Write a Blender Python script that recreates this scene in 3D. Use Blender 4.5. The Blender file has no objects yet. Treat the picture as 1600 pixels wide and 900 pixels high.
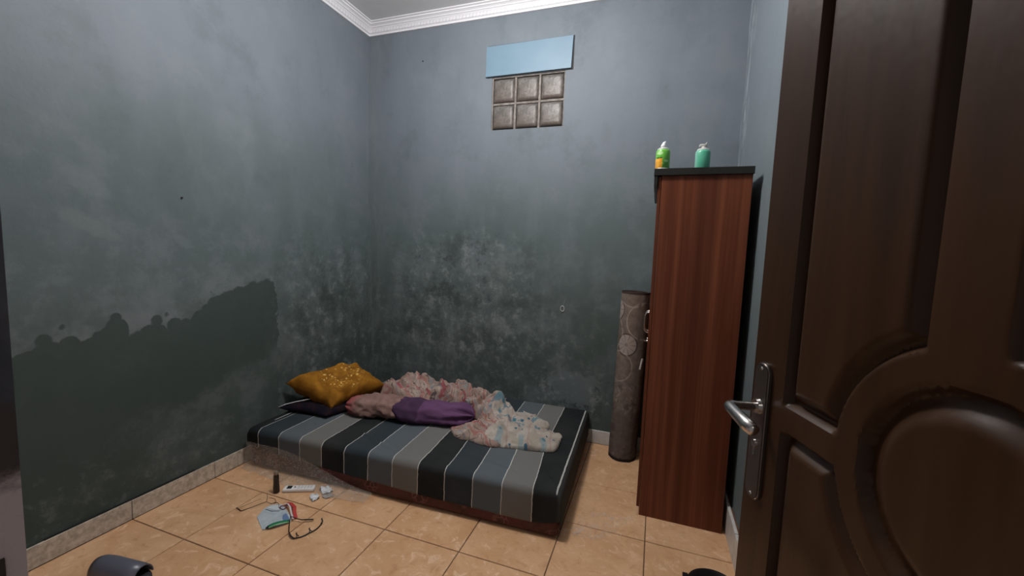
import bpy, bmesh, math, random
from mathutils import Vector, Matrix, noise
random.seed(7)
SC = bpy.context.scene
COL = SC.collection
PI = math.pi

# ------------------------------------------------------------------ camera
yaw, pitch, roll = -0.33347, -0.09222, 0.03743
F = Vector((math.sin(yaw)*math.cos(pitch), math.cos(yaw)*math.cos(pitch), math.sin(pitch)))
R0 = Vector((math.cos(yaw), -math.sin(yaw), 0)); U0 = R0.cross(F)
Rr = R0*math.cos(roll) + U0*math.sin(roll); Uu = -R0*math.sin(roll) + U0*math.cos(roll)
cam = bpy.data.cameras.new('camera'); camo = bpy.data.objects.new('camera', cam); COL.objects.link(camo)
camo.matrix_world = Matrix(((Rr.x, Uu.x, -F.x, 2.34623), (Rr.y, Uu.y, -F.y, -2.95964), (Rr.z, Uu.z, -F.z, 1.38021), (0, 0, 0, 1)))
cam.sensor_width = 36; cam.lens = 14.5165; cam.clip_start = 0.02
SC.camera = camo
# ------------------------------------------------------------------ world, lights, exposure
W = bpy.data.worlds.new('world'); SC.world = W; W.use_nodes = True
W.node_tree.nodes['Background'].inputs[0].default_value = (0.92, 0.88, 0.84, 1)
W.node_tree.nodes['Background'].inputs[1].default_value = 0.22
SC.view_settings.view_transform = 'Standard'; SC.view_settings.look = 'None'
SC.view_settings.exposure = 0.0; SC.view_settings.gamma = 1.0; SC.view_settings.use_curve_mapping = False
LAMP = Vector((1.46, -1.32, 2.92))
ld = bpy.data.lights.new('lamp_light', 'POINT'); ld.energy = 86; ld.shadow_soft_size = 0.12; ld.color = (1.0, 0.97, 0.95)
lo = bpy.data.objects.new('lamp_light', ld); lo.location = LAMP; COL.objects.link(lo)

hd = bpy.data.lights.new('hallway_light', 'POINT'); hd.energy = 7; hd.shadow_soft_size = 0.12; hd.color = (1.0, 0.93, 0.90)
ho = bpy.data.objects.new('hallway_light', hd); ho.location = (3.0, -3.5, 2.1); COL.objects.link(ho)

# ------------------------------------------------------------------ helpers
def tag(o, label=None, cat=None, group=None, kind=None):
    if label: o['label'] = label
    if cat: o['category'] = cat
    if group: o['group'] = group
    if kind: o['kind'] = kind
    return o
def empty(name, loc=(0, 0, 0), rz=0):
    o = bpy.data.objects.new(name, None); COL.objects.link(o); o.location = loc; o.rotation_euler = (0, 0, rz); return o
def obj(name, bm, m, parent=None, smooth=False, loc=None, rz=None):
    me = bpy.data.meshes.new(name)
    if isinstance(bm, bmesh.types.BMesh):
        bm.normal_update(); bm.to_mesh(me); bm.free()
    else:
        me.from_pydata(bm[0], [], bm[1]); me.update()
    o = bpy.data.objects.new(name, me); COL.objects.link(o)
    if m: me.materials.append(m)
    if parent: o.parent = parent
    if loc is not None: o.location = loc
    if rz is not None: o.rotation_euler = (0, 0, rz)
    if smooth:
        me.polygons.foreach_set('use_smooth', [True]*len(me.polygons))
    return o
def auto(o, ang=35):
    me = o.data; me.polygons.foreach_set('use_smooth', [True]*len(me.polygons))
    me.set_sharp_from_angle(angle=math.radians(ang))
    return o
def box(bm, x0, x1, y0, y1, z0, z1, bev=0, seg=2):
    r = bmesh.ops.create_cube(bm, size=1)
    for v in r['verts']:
        v.co = Vector((x0+(v.co.x+.5)*(x1-x0), y0+(v.co.y+.5)*(y1-y0), z0+(v.co.z+.5)*(z1-z0)))
    if bev:
        es = set()
        for v in r['verts']: es.update(v.link_edges)
        bmesh.ops.bevel(bm, geom=list(es), offset=bev, segments=seg, affect='EDGES', profile=.6)
    return bm
def nb(*a, **k): return box(bmesh.new(), *a, **k)
def tube(bm, pts, rad, n=8, cap=True):
    pts = [Vector(p) for p in pts]; rings = []
    if not hasattr(rad, '__len__'): rad = [rad]*len(pts)
    up = Vector((0, 0, 1)); prev = None
    for i, p in enumerate(pts):
        t = (pts[min(i+1, len(pts)-1)]-pts[max(i-1, 0)]).normalized()
        if prev is None:
            a = up if abs(t.z) < .9 else Vector((1, 0, 0)); u = t.cross(a).normalized()
        else:
            u = (prev - t*prev.dot(t)).normalized()
        prev = u; v = t.cross(u)
        rings.append([bm.verts.new(p+(u*math.cos(2*PI*k/n)+v*math.sin(2*PI*k/n))*rad[i]) for k in range(n)])
    for a, b in zip(rings, rings[1:]):
        for k in range(n): bm.faces.new((a[k], a[(k+1) % n], b[(k+1) % n], b[k]))
    if cap:
        bm.faces.new(rings[0][::-1]); bm.faces.new(rings[-1])
    return bm
def lathe(bm, prof, n=28, c=(0, 0, 0)):
    rings = []
    for r, z in prof:
        rings.append([bm.verts.new((c[0]+r*math.cos(2*PI*k/n), c[1]+r*math.sin(2*PI*k/n), c[2]+z)) for k in range(n)])
    for a, b in zip(rings, rings[1:]):
        for k in range(n): bm.faces.new((a[k], a[(k+1) % n], b[(k+1) % n], b[k]))
    bm.faces.new(rings[0][::-1]); bm.faces.new(rings[-1])
    return bm
def fbm(p, o=4, h=.9, l=2.0): return noise.fractal(Vector(p), h, l, o)
def sst(a, b, x):
    t = max(0, min(1, (x-a)/(b-a))); return t*t*(3-2*t)

# shader expression helper
class X:
    nt = None
    def __init__(s, k): s.k = k
    @staticmethod
    def m(op, *a, clamp=False):
        n = X.nt.nodes.new('ShaderNodeMath'); n.operation = op; n.use_clamp = clamp
        for i, v in enumerate(a):
            if isinstance(v, X): X.nt.links.new(v.k, n.inputs[i])
            else: n.inputs[i].default_value = v
        return X(n.outputs[0])
    def __add__(s, o): return X.m('ADD', s, o)
    def __radd__(s, o): return X.m('ADD', s, o)
    def __sub__(s, o): return X.m('SUBTRACT', s, o)
    def __rsub__(s, o): return X.m('SUBTRACT', o, s)
    def __mul__(s, o): return X.m('MULTIPLY', s, o)
    def __rmul__(s, o): return X.m('MULTIPLY', s, o)
    def __truediv__(s, o): return X.m('DIVIDE', s, o)
    def ss(s, a, b):
        n = X.nt.nodes.new('ShaderNodeMapRange'); n.interpolation_type = 'SMOOTHSTEP'
        X.nt.links.new(s.k, n.inputs[0])
        if a < b: n.inputs[1].default_value = a; n.inputs[2].default_value = b
        else: n.inputs[1].default_value = b; n.inputs[2].default_value = a; n.inputs[3].default_value = 1; n.inputs[4].default_value = 0
        return X(n.outputs[0])
def nz(vec, scale, detail=3, rough=.55, dist=0, typ='fac'):
    n = X.nt.nodes.new('ShaderNodeTexNoise'); n.inputs['Scale'].default_value = scale; n.inputs['Detail'].default_value = detail
    n.inputs['Roughness'].default_value = rough; n.inputs['Distortion'].default_value = dist
    if vec is not None: X.nt.links.new(vec, n.inputs['Vector'])
    return X(n.outputs[0 if typ == 'fac' else 1])
def vor(vec, scale, out=0, feat='F1', rnd=1):
    n = X.nt.nodes.new('ShaderNodeTexVoronoi'); n.feature = feat; n.inputs['Scale'].default_value = scale; n.inputs['Randomness'].default_value = rnd
    if vec is not None: X.nt.links.new(vec, n.inputs['Vector'])
    return X(n.outputs[out])
def coord(kind='Object'):
    n = X.nt.nodes.new('ShaderNodeTexCoord'); v = n.outputs[kind]
    s = X.nt.nodes.new('ShaderNodeSeparateXYZ'); X.nt.links.new(v, s.inputs[0])
    return v, X(s.outputs[0]), X(s.outputs[1]), X(s.outputs[2])
def comb(x, y, z):
    n = X.nt.nodes.new('ShaderNodeCombineXYZ')
    for i, v in enumerate((x, y, z)):
        if isinstance(v, X): X.nt.links.new(v.k, n.inputs[i])
        else: n.inputs[i].default_value = v
    return n.outputs[0]
def c4(c): return (c[0], c[1], c[2], 1)
def mixc(f, a, b):
    n = X.nt.nodes.new('ShaderNodeMix'); n.data_type = 'RGBA'
    if isinstance(f, X): X.nt.links.new(f.k, n.inputs[0])
    else: n.inputs[0].default_value = f
    for i, v in ((6, a), (7, b)):
        if isinstance(v, X): X.nt.links.new(v.k, n.inputs[i])
        else: n.inputs[i].default_value = c4(v)
    return X(n.outputs[2])
def mat(name, col=(.5, .5, .5), rough=.5, metal=0, spec=.5, fn=None, **kw):
    m = bpy.data.materials.new(name); m.use_nodes = True; nt = m.node_tree; X.nt = nt
    b = nt.nodes['Principled BSDF']
    b.inputs['Base Color'].default_value = c4(col); b.inputs['Roughness'].default_value = rough
    b.inputs['Metallic'].default_value = metal; b.inputs['Specular IOR Level'].default_value = spec
    for k, v in kw.items():
        b.inputs[k.replace('_', ' ')].default_value = v
    if fn:
        r = fn()
        if 'col' in r: nt.links.new(r['col'].k, b.inputs['Base Color'])
        if 'rough' in r: nt.links.new(r['rough'].k, b.inputs['Roughness'])
        if 'alpha' in r: nt.links.new(r['alpha'].k, b.inputs['Alpha'])
        if 'bump' in r:
            bn = nt.nodes.new('ShaderNodeBump'); bn.inputs['Strength'].default_value = r.get('bs', .3); bn.inputs['Distance'].default_value = r.get('bd', .01)
            nt.links.new(r['bump'].k, bn.inputs['Height']); nt.links.new(bn.outputs[0], b.inputs['Normal'])
    return m
def srgb(r, g, b):
    return tuple(((c/255+.055)/1.055)**2.4 if c > 10 else c/255/12.92 for c in (r, g, b))

# ------------------------------------------------------------------ wall paint
def wall_common(v, h, z, extra=None):
    """weathered grey paint, darker to the floor from damp and painted-in lamp falloff; h runs along the wall, z up"""
    big = nz(v, 1.3, 4, .55); mid = nz(v, 3.2, 6, .65); fine = nz(v, 14, 6, .7); vf = nz(v, 60, 3, .6)
    grey = (.156, .182, .210); green = (.100, .130, .130); dark = (.060, .080, .073)
    zz = z + (big-.5)*1.3 + (mid-.5)*.6
    c = mixc(zz.ss(2.45, 1.25), grey, green)  # top-to-floor darkening: rising damp, plus lamp falloff put into the colour
    c = mixc(zz.ss(1.35, .45)*.85, c, dark)
    # pale clouds and faint runs of worn paint
    st = nz(comb(h*2.2, h*0.3, z*.8), 2.0, 4, .6)
    c = mixc(st.ss(.50, .72)*.22, c, (.215, .240, .262))
    c = mixc(st.ss(.46, .28)*.25, c, (.085, .105, .118))
    cl = nz(v, 2.1, 7, .68)
    c = mixc(cl.ss(.50, .66)*.28, c, (.215, .240, .258))
    c = mixc(cl.ss(.47, .34)*.28, c, (.070, .090, .092))
    return c, big, mid, fine, vf
def mottle(c, v, m, s=1.):
    """patchy mould and salt bloom inside the mask m"""
    a = nz(v, 4.5*s, 9, .78); b = nz(v, 9*s, 8, .75)
    c = mixc(a.ss(.50, .60)*m*.55, c, (.185, .212, .210))
    c = mixc(a.ss(.485, .41)*m*.60, c, (.034, .043, .038))
    c = mixc(b.ss(.535, .62)*m*.50, c, (.255, .280, .276))
    c = mixc(nz(v, 30, 7, .8).ss(.60, .68)*b.ss(.49, .56)*m*.7, c, (.40, .42, .41))
    c = mixc(nz(v, 22, 6, .75).ss(.62, .69)*m*.75, c, (.020, .024, .021))
    return c
def wall_back():
    v, x, y, z = coord()
    c, big, mid, fine, vf = wall_common(v, x, z)
    zz = z + (mid-.5)*.5
    c = mottle(c, v, zz.ss(.35, .75)*zz.ss(1.62, 1.25)*x.ss(1.75, 1.15)*x.ss(.15, .5))
    c = mottle(c, v, z.ss(1.4, .6)*x.ss(2.3, 1.6)*.45, 1.5)
    # peeled patch near the floor by the rolled mat
    px = x-1.83+(mid-.5)*.5; pz = z-.36+(fine-.5)*.35+(mid-.5)*.3
    d = px*px*2.4+pz*pz*5.5
    c = mixc(d.ss(.15, .07)*.55, c, (.155, .180, .190))
    e = d.ss(.22, .13)*(1-d.ss(.12, .05))
    c = mixc(e*fine.ss(.50, .60)*.55, c, (.28, .30, .29))
    c = mixc(e*fine.ss(.44, .38)*.7, c, (.03, .036, .034))
    # white bloom down the corner with the left wall
    c = mixc(x.ss(.22, .02)*nz(comb(x*4, 0., z*1.2), 3, 6, .7).ss(.42, .66)*.45, c, (.20, .225, .23))
    return dict(col=c, bump=fine+vf*.3, bs=.25, bd=.006)
def wall_left():
    v, x, y, z = coord()
    c, big, mid, fine, vf = wall_common(v, y, z)
    # the tide mark of the rising damp, scalloped
    n = X.nt.nodes.new('ShaderNodeFloatCurve'); cu = n.mapping.curves[0]
    pts = [(-2.3, .90), (-2.10, .91), (-2.04, .965), (-1.95, .965), (-1.88, .935), (-1.85, 1.00), (-1.78, 1.015), (-1.70, .965), (-1.62, .985), (-1.55, .965), (-1.45, .99), (-1.40, 1.03), (-1.30, 1.08), (-1.15, 1.105), (-1.0, 1.135), (-.94, 1.10), (-.915, .85), (-.88, .2), (0, .1)]
    T = lambda a, b: (min(1, max(0, (a+2.4)/2.4)), b/1.5)
    cu.points[0].location = T(-2.4, .85); cu.points[1].location = T(*pts[-1])
    for q in pts[:-1]: cu.points.new(*T(*q))
    n.mapping.update()
    yy = y + (fine-.5)*.07 + (mid-.5)*.22*y.ss(-1.15, -.95)
    X.nt.links.new(((yy+2.4)/2.4).k, n.inputs['Value'])
    zb = X(n.outputs[0])*1.5
    sc = vor(comb(y, 0., z), 17, 0)
    amp = y.ss(-1.25, -1.45)*.7+.3
    dd = zb - z + (.03-sc*.085)*amp*1.5 + (vf-.5)*.022 + (fine-.5)*.035
    m = dd.ss(-.006, .012)
    # below, the wet patch fades into paler clouds running down to the left
    line = z - .62 - (y+1.15)*.30 + (mid-.5)*.55
    low = line.ss(-.12, .06)
    lowm = 1-(1-low)*y.ss(-2.0, -1.1)*.75
    halo = dd.ss(-.20, -.01)*(1-m)*(fine*.5+mid*.5).ss(.42, .60)
    c = mixc(nz(v, 5, 8, .72).ss(.46, .62)*z.ss(.95, 1.15)*z.ss(1.65, 1.3)*.45, c, (.180, .205, .218))
    c = mixc(halo*.55, c, (.190, .212, .220))
    c = mixc(m*lowm*(.62+fine*.35), c, (.039, .058, .052))
    c = mixc((z.ss(.75, .1)*y.ss(-1.2, -1.9)*.6), c, (.042, .061, .054))
    dia = line+.13; cloud = (dia*dia).ss(.035, .0)*y.ss(-2.0, -1.5)*z.ss(.8, .6)
    c = mixc(cloud*nz(v, 7, 8, .75).ss(.44, .60)*.45, c, (.120, .142, .140))
    # mould and bloom around the bed corner
    c = mottle(c, v, y.ss(-1.05, -.6)*z.ss(1.55, 1.1)*.72, 1.2)
    c = mottle(c, v, z.ss(.5, .2)*.25, 1.6)
    # two rubbed pale patches
    for (py, pz, ry, rz_) in ((-1.85, 1.60, .08, .05), (-1.84, 1.42, .10, .04), (-1.47, 1.36, .04, .03)):
        a = (y-py+(mid-.5)*.16)/ry; b = (z-pz+(y-py)*.5+(mid-.5)*.1)/rz_
        c = mixc((a*a+b*b).ss(1.6, .3)*.32, c, (.185, .215, .220))
    return dict(col=c, bump=fine+vf*.3-m*.5, bs=.25, bd=.006)
def wall_right():
    v, x, y, z = coord()
    c, big, mid, fine, vf = wall_common(v, y, z)
    c = mixc(.35, c, (.185, .225, .25))
    s = nz(comb(y*7, 0., z*1.3), 3, 5, .7, .4)
    c = mixc(s.ss(.46, .62)*y.ss(-.30, -.05)*.9, c, (.40, .43, .46))
    c = mixc(s.ss(.55, .64)*y.ss(-.9, -.5)*z.ss(1.9, 1.2)*.5, c, (.40, .43, .46))
    return dict(col=c, bump=fine+vf*.3, bs=.25, bd=.006)
def jamb_fn():
    v, x, y, z = coord()
    w = nz(v, 9, 6, .65, .5); f = nz(v, 40, 4, .6)
    c = mixc(w.ss(.3, .7), (.045, .047, .058), (.085, .086, .105))
    lo_ = (z + (w-.5)*.10)
    c = mixc(lo_.ss(1.245, 1.225), c, (.055, .040, .036))
    c = mixc((lo_+(f-.5)*.02).ss(1.200, 1.180), c, (.52, .43, .44))
    c = mixc(((lo_-1.248)*60).ss(1, 0)*((lo_-1.242)*60).ss(-1, 0)*w.ss(.5, .6), c, (.5, .48, .5))  # white edge highlight put into the plaster colour
    return dict(col=c, bump=f+w, bs=.4, bd=.006)
M_back = mat('back_wall_paint', rough=.62, spec=.3, fn=wall_back)
M_left = mat('left_wall_paint', rough=.6, spec=.3, fn=wall_left)
M_right = mat('right_wall_paint', rough=.6, spec=.3, fn=wall_right)
M_jamb = mat('jamb_plaster', rough=.7, fn=jamb_fn)
def plain_noise(a, b, s=8, bs=.2, bd=.004, d=5):
    def f():
        v, x, y, z = coord()
        n = nz(v, s, d, .6)
        return dict(col=mixc(n.ss(.3, .7), a, b), bump=n, bs=bs, bd=bd)
    return f
M_ceil = mat('ceiling_paint', rough=.8, fn=plain_noise((.74, .75, .76), (.80, .81, .82), 2))
def cornice_fn():
    v, x, y, z = coord()
    h = X.m('FRACT', (x+y)*36); d = X.m('ABSOLUTE', h-.5)
    band = z.ss(3.088, 3.092)*z.ss(3.112, 3.108)
    return dict(col=mixc(d.ss(.1, .3)*band*.35, (.78, .78, .81), (.50, .495, .53)), bump=d*band, bs=.5, bd=.004)
M_corn = mat('white_plaster_cornice', rough=.6, fn=cornice_fn)

# ------------------------------------------------------------------ room shell
XW, ZC, YF, YH = 2.785, 3.153, -2.79, -2.92
GX0, GX1, GZ0, GZ1 = 1.105, 1.657, 2.267, 2.645            # glass block opening
def struct(name, bm, m, parent=None, **k):
    o = obj(name, bm, m, parent, **k)
    if not parent: o['kind'] = 'structure'
    return o
bm = bmesh.new()
for a in ((-.15, GX0, 0, .15, -.05, ZC), (GX1, XW+.15, 0, .15, -.05, ZC), (GX0, GX1, 0, .15, -.05, GZ0), (GX0, GX1, 0, .15, GZ1, ZC)): box(bm, *a)
wb = struct('wall_back', bm, M_back); wb['label'] = 'grey-green back wall blotched with damp and pale bloom, holding the glass block window'
wl = struct('wall_left', nb(-.15, 0, -2.92, 0, -.05, ZC), M_left); wl['label'] = 'long left wall with a dark scalloped tide mark of damp above the floor'
wr = struct('wall_right', nb(XW, XW+.15, -2.92, 0, -.05, ZC), M_right); wr['label'] = 'narrow strip of blue-grey right wall between wardrobe and open door'
bm = bmesh.new()
box(bm, 0, 1.878, YH, YF, -.05, ZC); box(bm, 1.878, XW, YH, YF, 2.10, ZC)
wf = struct('wall_front', bm, M_jamb); wf['label'] = 'doorway edge of the front wall, dark grey above peeled pale plaster'
obj('strike_plate', nb(1.8775, 1.8795, YF-.070, YF-.012, 1.02, 1.125, bev=.0008), mat('dull_metal', (.10, .08, .08), .45, .7), wf)
cl = struct('ceiling', nb(-.15, XW+.15, -2.92, .15, ZC, ZC+.1), M_ceil); cl['label'] = 'pale grey ceiling'
# cornice: stepped profile swept along each wall
PROF = [(0, 0), (.012, 0), (.016, .012), (.024, .018), (.030, .034), (.040, .046), (.046, .048), (.048, .054), (.060, .062), (.066, .062), (.068, .070), (.082, .074), (.082, .0801), (0, .0801)]
def cornice(name, p0, p1, inward, m0, m1):
    bm = bmesh.new(); d = (Vector(p1)-Vector(p0)).normalized(); rings = []
    for p, s in ((Vector(p0), m0), (Vector(p1), m1)):
        rings.append([bm.verts.new(p + Vector(inward)*a + d*s*a + Vector((0, 0, 3.073+b))) for a, b in PROF])
    n = len(PROF)
    for k in range(n): bm.faces.new((rings[0][k], rings[0][(k+1) % n], rings[1][(k+1) % n], rings[1][k]))
    bm.faces.new(rings[0][::-1]); bm.faces.new(rings[1]); bmesh.ops.recalc_face_normals(bm, faces=bm.faces)
    return struct(name, bm, M_corn)
cornice('trim_1', (0, 0, 0), (XW, 0, 0), (0, -1, 0), 1, -1)['label'] = 'white moulded plaster cornice along the back wall'
cornice('trim_2', (0, YF, 0), (0, 0, 0), (1, 0, 0), 1, -1)['label'] = 'white moulded plaster cornice along the left wall'
cornice('trim_3', (XW, YF, 0), (XW, 0, 0), (-1, 0, 0), 1, -1)['label'] = 'white moulded plaster cornice along the right wall'

# floor of single tiles on a mortar bed
def tile_fn():
    v, x, y, z = coord()
    oi = X.nt.nodes.new('ShaderNodeObjectInfo'); r = X(oi.outputs['Random'])
    vv = comb(x+r*9., y+r*5., z)
    a = nz(vv, 3.4, 7, .68, 1.0); b = nz(vv, 17, 6, .7, .8); cc = nz(vv, 55, 3, .6)
    c = mixc(a.ss(.33, .68), (.56, .315, .160), (.68, .420, .240))
    c = mixc(b.ss(.54, .66)*.7, c, (.80, .58, .40))
    c = mixc(b.ss(.45, .33)*.7, c, (.46, .235, .115))
    c = mixc(r*.25, c, (.60, .37, .21))
    edge = X.m('MAXIMUM', X.m('ABSOLUTE', x), X.m('ABSOLUTE', y))
    return dict(col=c, rough=b*.2+.22, bump=a+cc*.15, bs=.06, bd=.003)
M_tile = mat('marbled_ceramic_tile', rough=.3, spec=.4, fn=tile_fn)
M_grout = mat('brown_grout', rough=.9, fn=plain_noise((.10, .05, .03), (.16, .085, .05), 40))
fl = struct('floor', nb(-.1, XW+.1, -3.5, .1, -.08, -.004), M_grout)
fl['label'] = 'floor of square tan marbled ceramic tiles with dark joints'
OX, OY, TS, G = .3813, -1.757, .4, .0022
tcache = {}
def tile_mesh(w, h):
    k = (round(w, 3), round(h, 3))
    if k not in tcache:
        bm = nb(-w/2, w/2, -h/2, h/2, -.0078, 0); es = [e for e in bm.edges if all(v.co.z > -.001 for v in e.verts)]
        bmesh.ops.bevel(bm, geom=es, offset=.0016, segments=1, affect='EDGES')
        me = bpy.data.meshes.new('floor_tile'); bm.to_mesh(me); bm.free(); me.materials.append(M_tile); tcache[k] = me
    return tcache[k]
xs = [0.012]+[OX+TS*k for k in range(7)]; xs = [q for q in xs if q < XW-.03]+[XW-.012]
ys = [OY+TS*k for k in range(-5, 5)]; ys = [q for q in ys if q < -.02]+[-.012]
for i in range(len(xs)-1):
    for j in range(len(ys)-1):
        x0, x1, y0, y1 = xs[i]+G, xs[i+1]-G, ys[j]+G, ys[j+1]-G
        t = bpy.data.objects.new('floor_tile', tile_mesh(x1-x0, y1-y0)); COL.objects.link(t); t.parent = fl
        t.location = ((x0+x1)/2, (y0+y1)/2, random.uniform(-.0004, .0004))
# skirting of cut tiles
M_skl = mat('grey_speckled_skirting_tile', rough=.45, fn=plain_noise((.34, .29, .235), (.55, .49, .41), 45, .3, .002))
M_skb = mat('pale_skirting_tile', rough=.4, fn=plain_noise((.50, .48, .45), (.60, .58, .55), 20, .2, .002))
M_slot = mat('shade_and_nail_black', (.01, .011, .01), .9)
def skirting(name, lab, m, seg, h, axis):
    root = struct(name, nb(*{'l': (0, .004, YF, 0, 0, h-.006), 'b': (0, XW, -.004, 0, 0, h-.006), 'r': (XW-.010, XW, YF, 0, 0, h-.006)}[axis]), M_grout)
    root['label'] = lab
    for a, b in zip(seg, seg[1:]):
        a += .0012; b -= .0012; dz = random.uniform(-.0015, .0015); dd = random.uniform(0, .001)
        ex = {'l': (.0042, .0125+dd, a, b, .001, h+dz), 'b': (a, b, -.0125-dd, -.0042, .001, h+dz), 'r': (XW-.024-dd, XW-.0102, a, b, .001, h+dz)}[axis]
        obj('skirting_tile', nb(*ex, bev=.0015, seg=1), m, root)
    return root
bl = skirting('baseboard_left', 'skirting of grey speckled tiles along the left wall', M_skl, [YF]+[OY+TS*k for k in range(-2, 5) if YF < OY+TS*k < -.05]+[-.013], .095, 'l')
obj('gap_shadow_strip', nb(.0005, .009, -2.06, -1.46, .0965, .1015), M_slot, bl)  # solid black strip drawing the shadow line of the gap above the skirting
skirting('baseboard_back', 'pale skirting tiles along the back wall', M_skb, [.013]+[OX+TS*k for k in range(6)]+[XW-.026], .098, 'b')
skirting('baseboard_right', 'tall pale skirting tile at the foot of the right wall', M_skb, [YF]+[OY+TS*k for k in range(-2, 5) if YF < OY+TS*k < -.05]+[-.013], .143, 'r')

# ------------------------------------------------------------------ glass block window and blue board
def glass_fn():
    v, x, y, z = coord()
    a = nz(v, 26, 4, .6, 1.0); b = nz(v, 9, 3, .5)
    c = mixc(a.ss(.35, .68), (.09, .084, .077), (.20, .183, .170))
    c = mixc(z.ss(.07, -.09)*.6, c, (.15, .115, .095))
    return dict(col=c, bump=a*.5+b*.6, bs=.55, bd=.010)
M_glass = mat('wavy_cloudy_glass', rough=.40, spec=.35, fn=glass_fn, Transmission_Weight=.12)
M_mort = mat('dirty_mortar', rough=.85, fn=plain_noise((.14, .12, .105), (.27, .245, .225), 30, .5, .003))
win = struct('window_1', nb(GX0, GX1, .028, .09, GZ0, GZ1), M_mort)
win['label'] = 'small window of six cloudy glass blocks high in the back wall'
bw, bh = (GX1-GX0)/3, (GZ1-GZ0)/2
def glass_block():
    bm = bmesh.new(); n = 12; V = {}
    for i in range(n+1):
        for j in range(n+1):
            u = -1+2*i/n; w = -1+2*j/n
            e = min(1-abs(u), 1-abs(w)); d = .010*sst(0, .16, e) + .003*(1-u*u)*(1-w*w)
            V[i, j] = bm.verts.new((u*(bw/2-.011), -d, w*(bh/2-.012)))
    for i in range(n):
        for j in range(n): bm.faces.new((V[i, j], V[i+1, j], V[i+1, j+1], V[i, j+1]))
    r = bmesh.ops.extrude_face_region(bm, geom=bm.faces[:])
    for g in r['geom']:
        if isinstance(g, bmesh.types.BMVert): g.co.y = .02
    bmesh.ops.recalc_face_normals(bm, faces=bm.faces)
    return bm
first = obj('glass_block', glass_block(), M_glass, win, smooth=True)
for i in range(3):
    for j in range(2):
        o = first if (i, j) == (0, 0) else first.copy()
        if o is not first: COL.objects.link(o); o.parent = win
        o.location = (GX0+bw*(i+.5), .0145, GZ0+bh*(j+.5))
# painted rim around the blocks
for a in ((GX0, GX0+.010, .004, .03, GZ0, GZ1), (GX1-.007, GX1, .004, .03, GZ0, GZ1), (GX0+.01, GX1-.007, .004, .03, GZ1-.008, GZ1), (GX0+bw-.008, GX0+bw+.008, .008, .03, GZ0, GZ1-.008), (GX0+2*bw-.008, GX0+2*bw+.008, .008, .03, GZ0, GZ1-.008), (GX0+.01, GX1-.007, .0125, .03, GZ0+bh-.008, GZ0+bh+.008)):
    obj('mortar_joint', nb(*a, bev=.0015, seg=1), M_mort, win)
bm = bmesh.new()
q = [(1.056, 2.651), (1.699, 2.653), (1.706, 2.868), (1.059, 2.865)]
f = [bm.verts.new((a, -.016, b)) for a, b in q]; bk = [bm.verts.new((a, -.004, b)) for a, b in q]
bm.faces.new(f); bm.faces.new(bk[::-1])
for k in range(4): bm.faces.new((f[k], bk[k], bk[(k+1) % 4], f[(k+1) % 4]))
bmesh.ops.recalc_face_normals(bm, faces=bm.faces)
bmesh.ops.bevel(bm, geom=bm.edges[:], offset=.001, segments=1, affect='EDGES')
blue = obj('painted_board', bm, mat('pale_blue_paint', rough=.5, fn=plain_noise((.135, .225, .30), (.150, .240, .315), 6, .05)))
tag(blue, 'pale sky-blue painted board fixed above the glass block window', 'board')
obj('board_shadow_slab', nb(1.066, 1.712, -.004, 0, 2.647, 2.873), mat('board_shadow_dark', (.03, .03, .028), .8), blue)  # added dark slab showing past the board edges as its shadow line

# ------------------------------------------------------------------ wooden door, open into the room
DA = math.radians(18); DW, DH, DT = .735, 2.03, .032
P0 = (2.5298, -2.104)
def dark_wood(a, b, sx=30, rough=.32):
    def f():
        v, x, y, z = coord()
        n = nz(comb(x*sx, y*sx, z*1.1), 1.2, 5, .6, .6); k = nz(v, 90, 2, .5)
        return dict(col=mixc(n.ss(.3, .72), a, b), rough=k*.12+rough-.06, bump=n+k*.3, bs=.06, bd=.003)
    return f
M_door = mat('dark_varnished_door_wood', spec=.22, fn=dark_wood((.034, .0155, .0068), (.052, .0240, .0110), 22, .34))
CX, CZ, RD, RG, RO, RP = .366, 1.1225, .086, .128, .163, .199
def frame_dist(s, z):
    """distance into the panel area from stiles, rails, ring and stem (0 = on the frame)"""
    r = math.hypot(s-CX, z-CZ)
    if r < RG: return RG-r
    d = 9
    d = min(d, max(0, r-RO))
    d = min(d, max(0, s-.088), max(0, DW-.088-s))
    d = min(d, max(0, DH-.12-z), max(0, z-.14))
    d = min(d, max(0, abs(z-1.111)-.020))
    if z > CZ: d = min(d, max(0, .312-s, s-.384))
    else: d = min(d, max(0, .340-s, s-.392))
    return d
def door_h(s, z):
    d = frame_dist(s, z)
    if d <= 0: return 0
    W1, W2 = .010, (.042 if math.hypot(s-CX, z-CZ) < RG else .030)
    if d < W1: return .015*sst(0, W1, d)
    if d < W2: return .015*(1-sst(W1, W2, d))
    return 0.0
def door_mesh():
    st = .0042; nx = int(DW/st); nzn = int(DH/st); vs = []; fs = []
    for j in range(nzn+1):
        z = DH*j/nzn
        for i in range(nx+1):
            s = DW*i/nx; vs.append((s, door_h(s, z), z))
    for j in range(nzn):
        for i in range(nx):
            a = j*(nx+1)+i; fs.append((a, a+1, a+nx+2, a+nx+1))
    b = len(vs); vs += [(0, DT, 0), (DW, DT, 0), (DW, DT, DH), (0, DT, DH)]
    fs += [(b+1, b, b+3, b+2)]
    L = nx+1; e00, e10, e01, e11 = 0, nx, nzn*L, nzn*L+nx
    fs.append(tuple([b]+[b+3]+[j*L for j in range(nzn, -1, -1)]))
    fs.append(tuple([b+2, b+1]+[j*L+nx for j in range(0, nzn+1)]))
    fs.append(tuple([b+1, b]+[i for i in range(0, nx+1)]))
    fs.append(tuple([b+3, b+2]+[nzn*L+i for i in range(nx, -1, -1)]))
    return vs, fs
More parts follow.
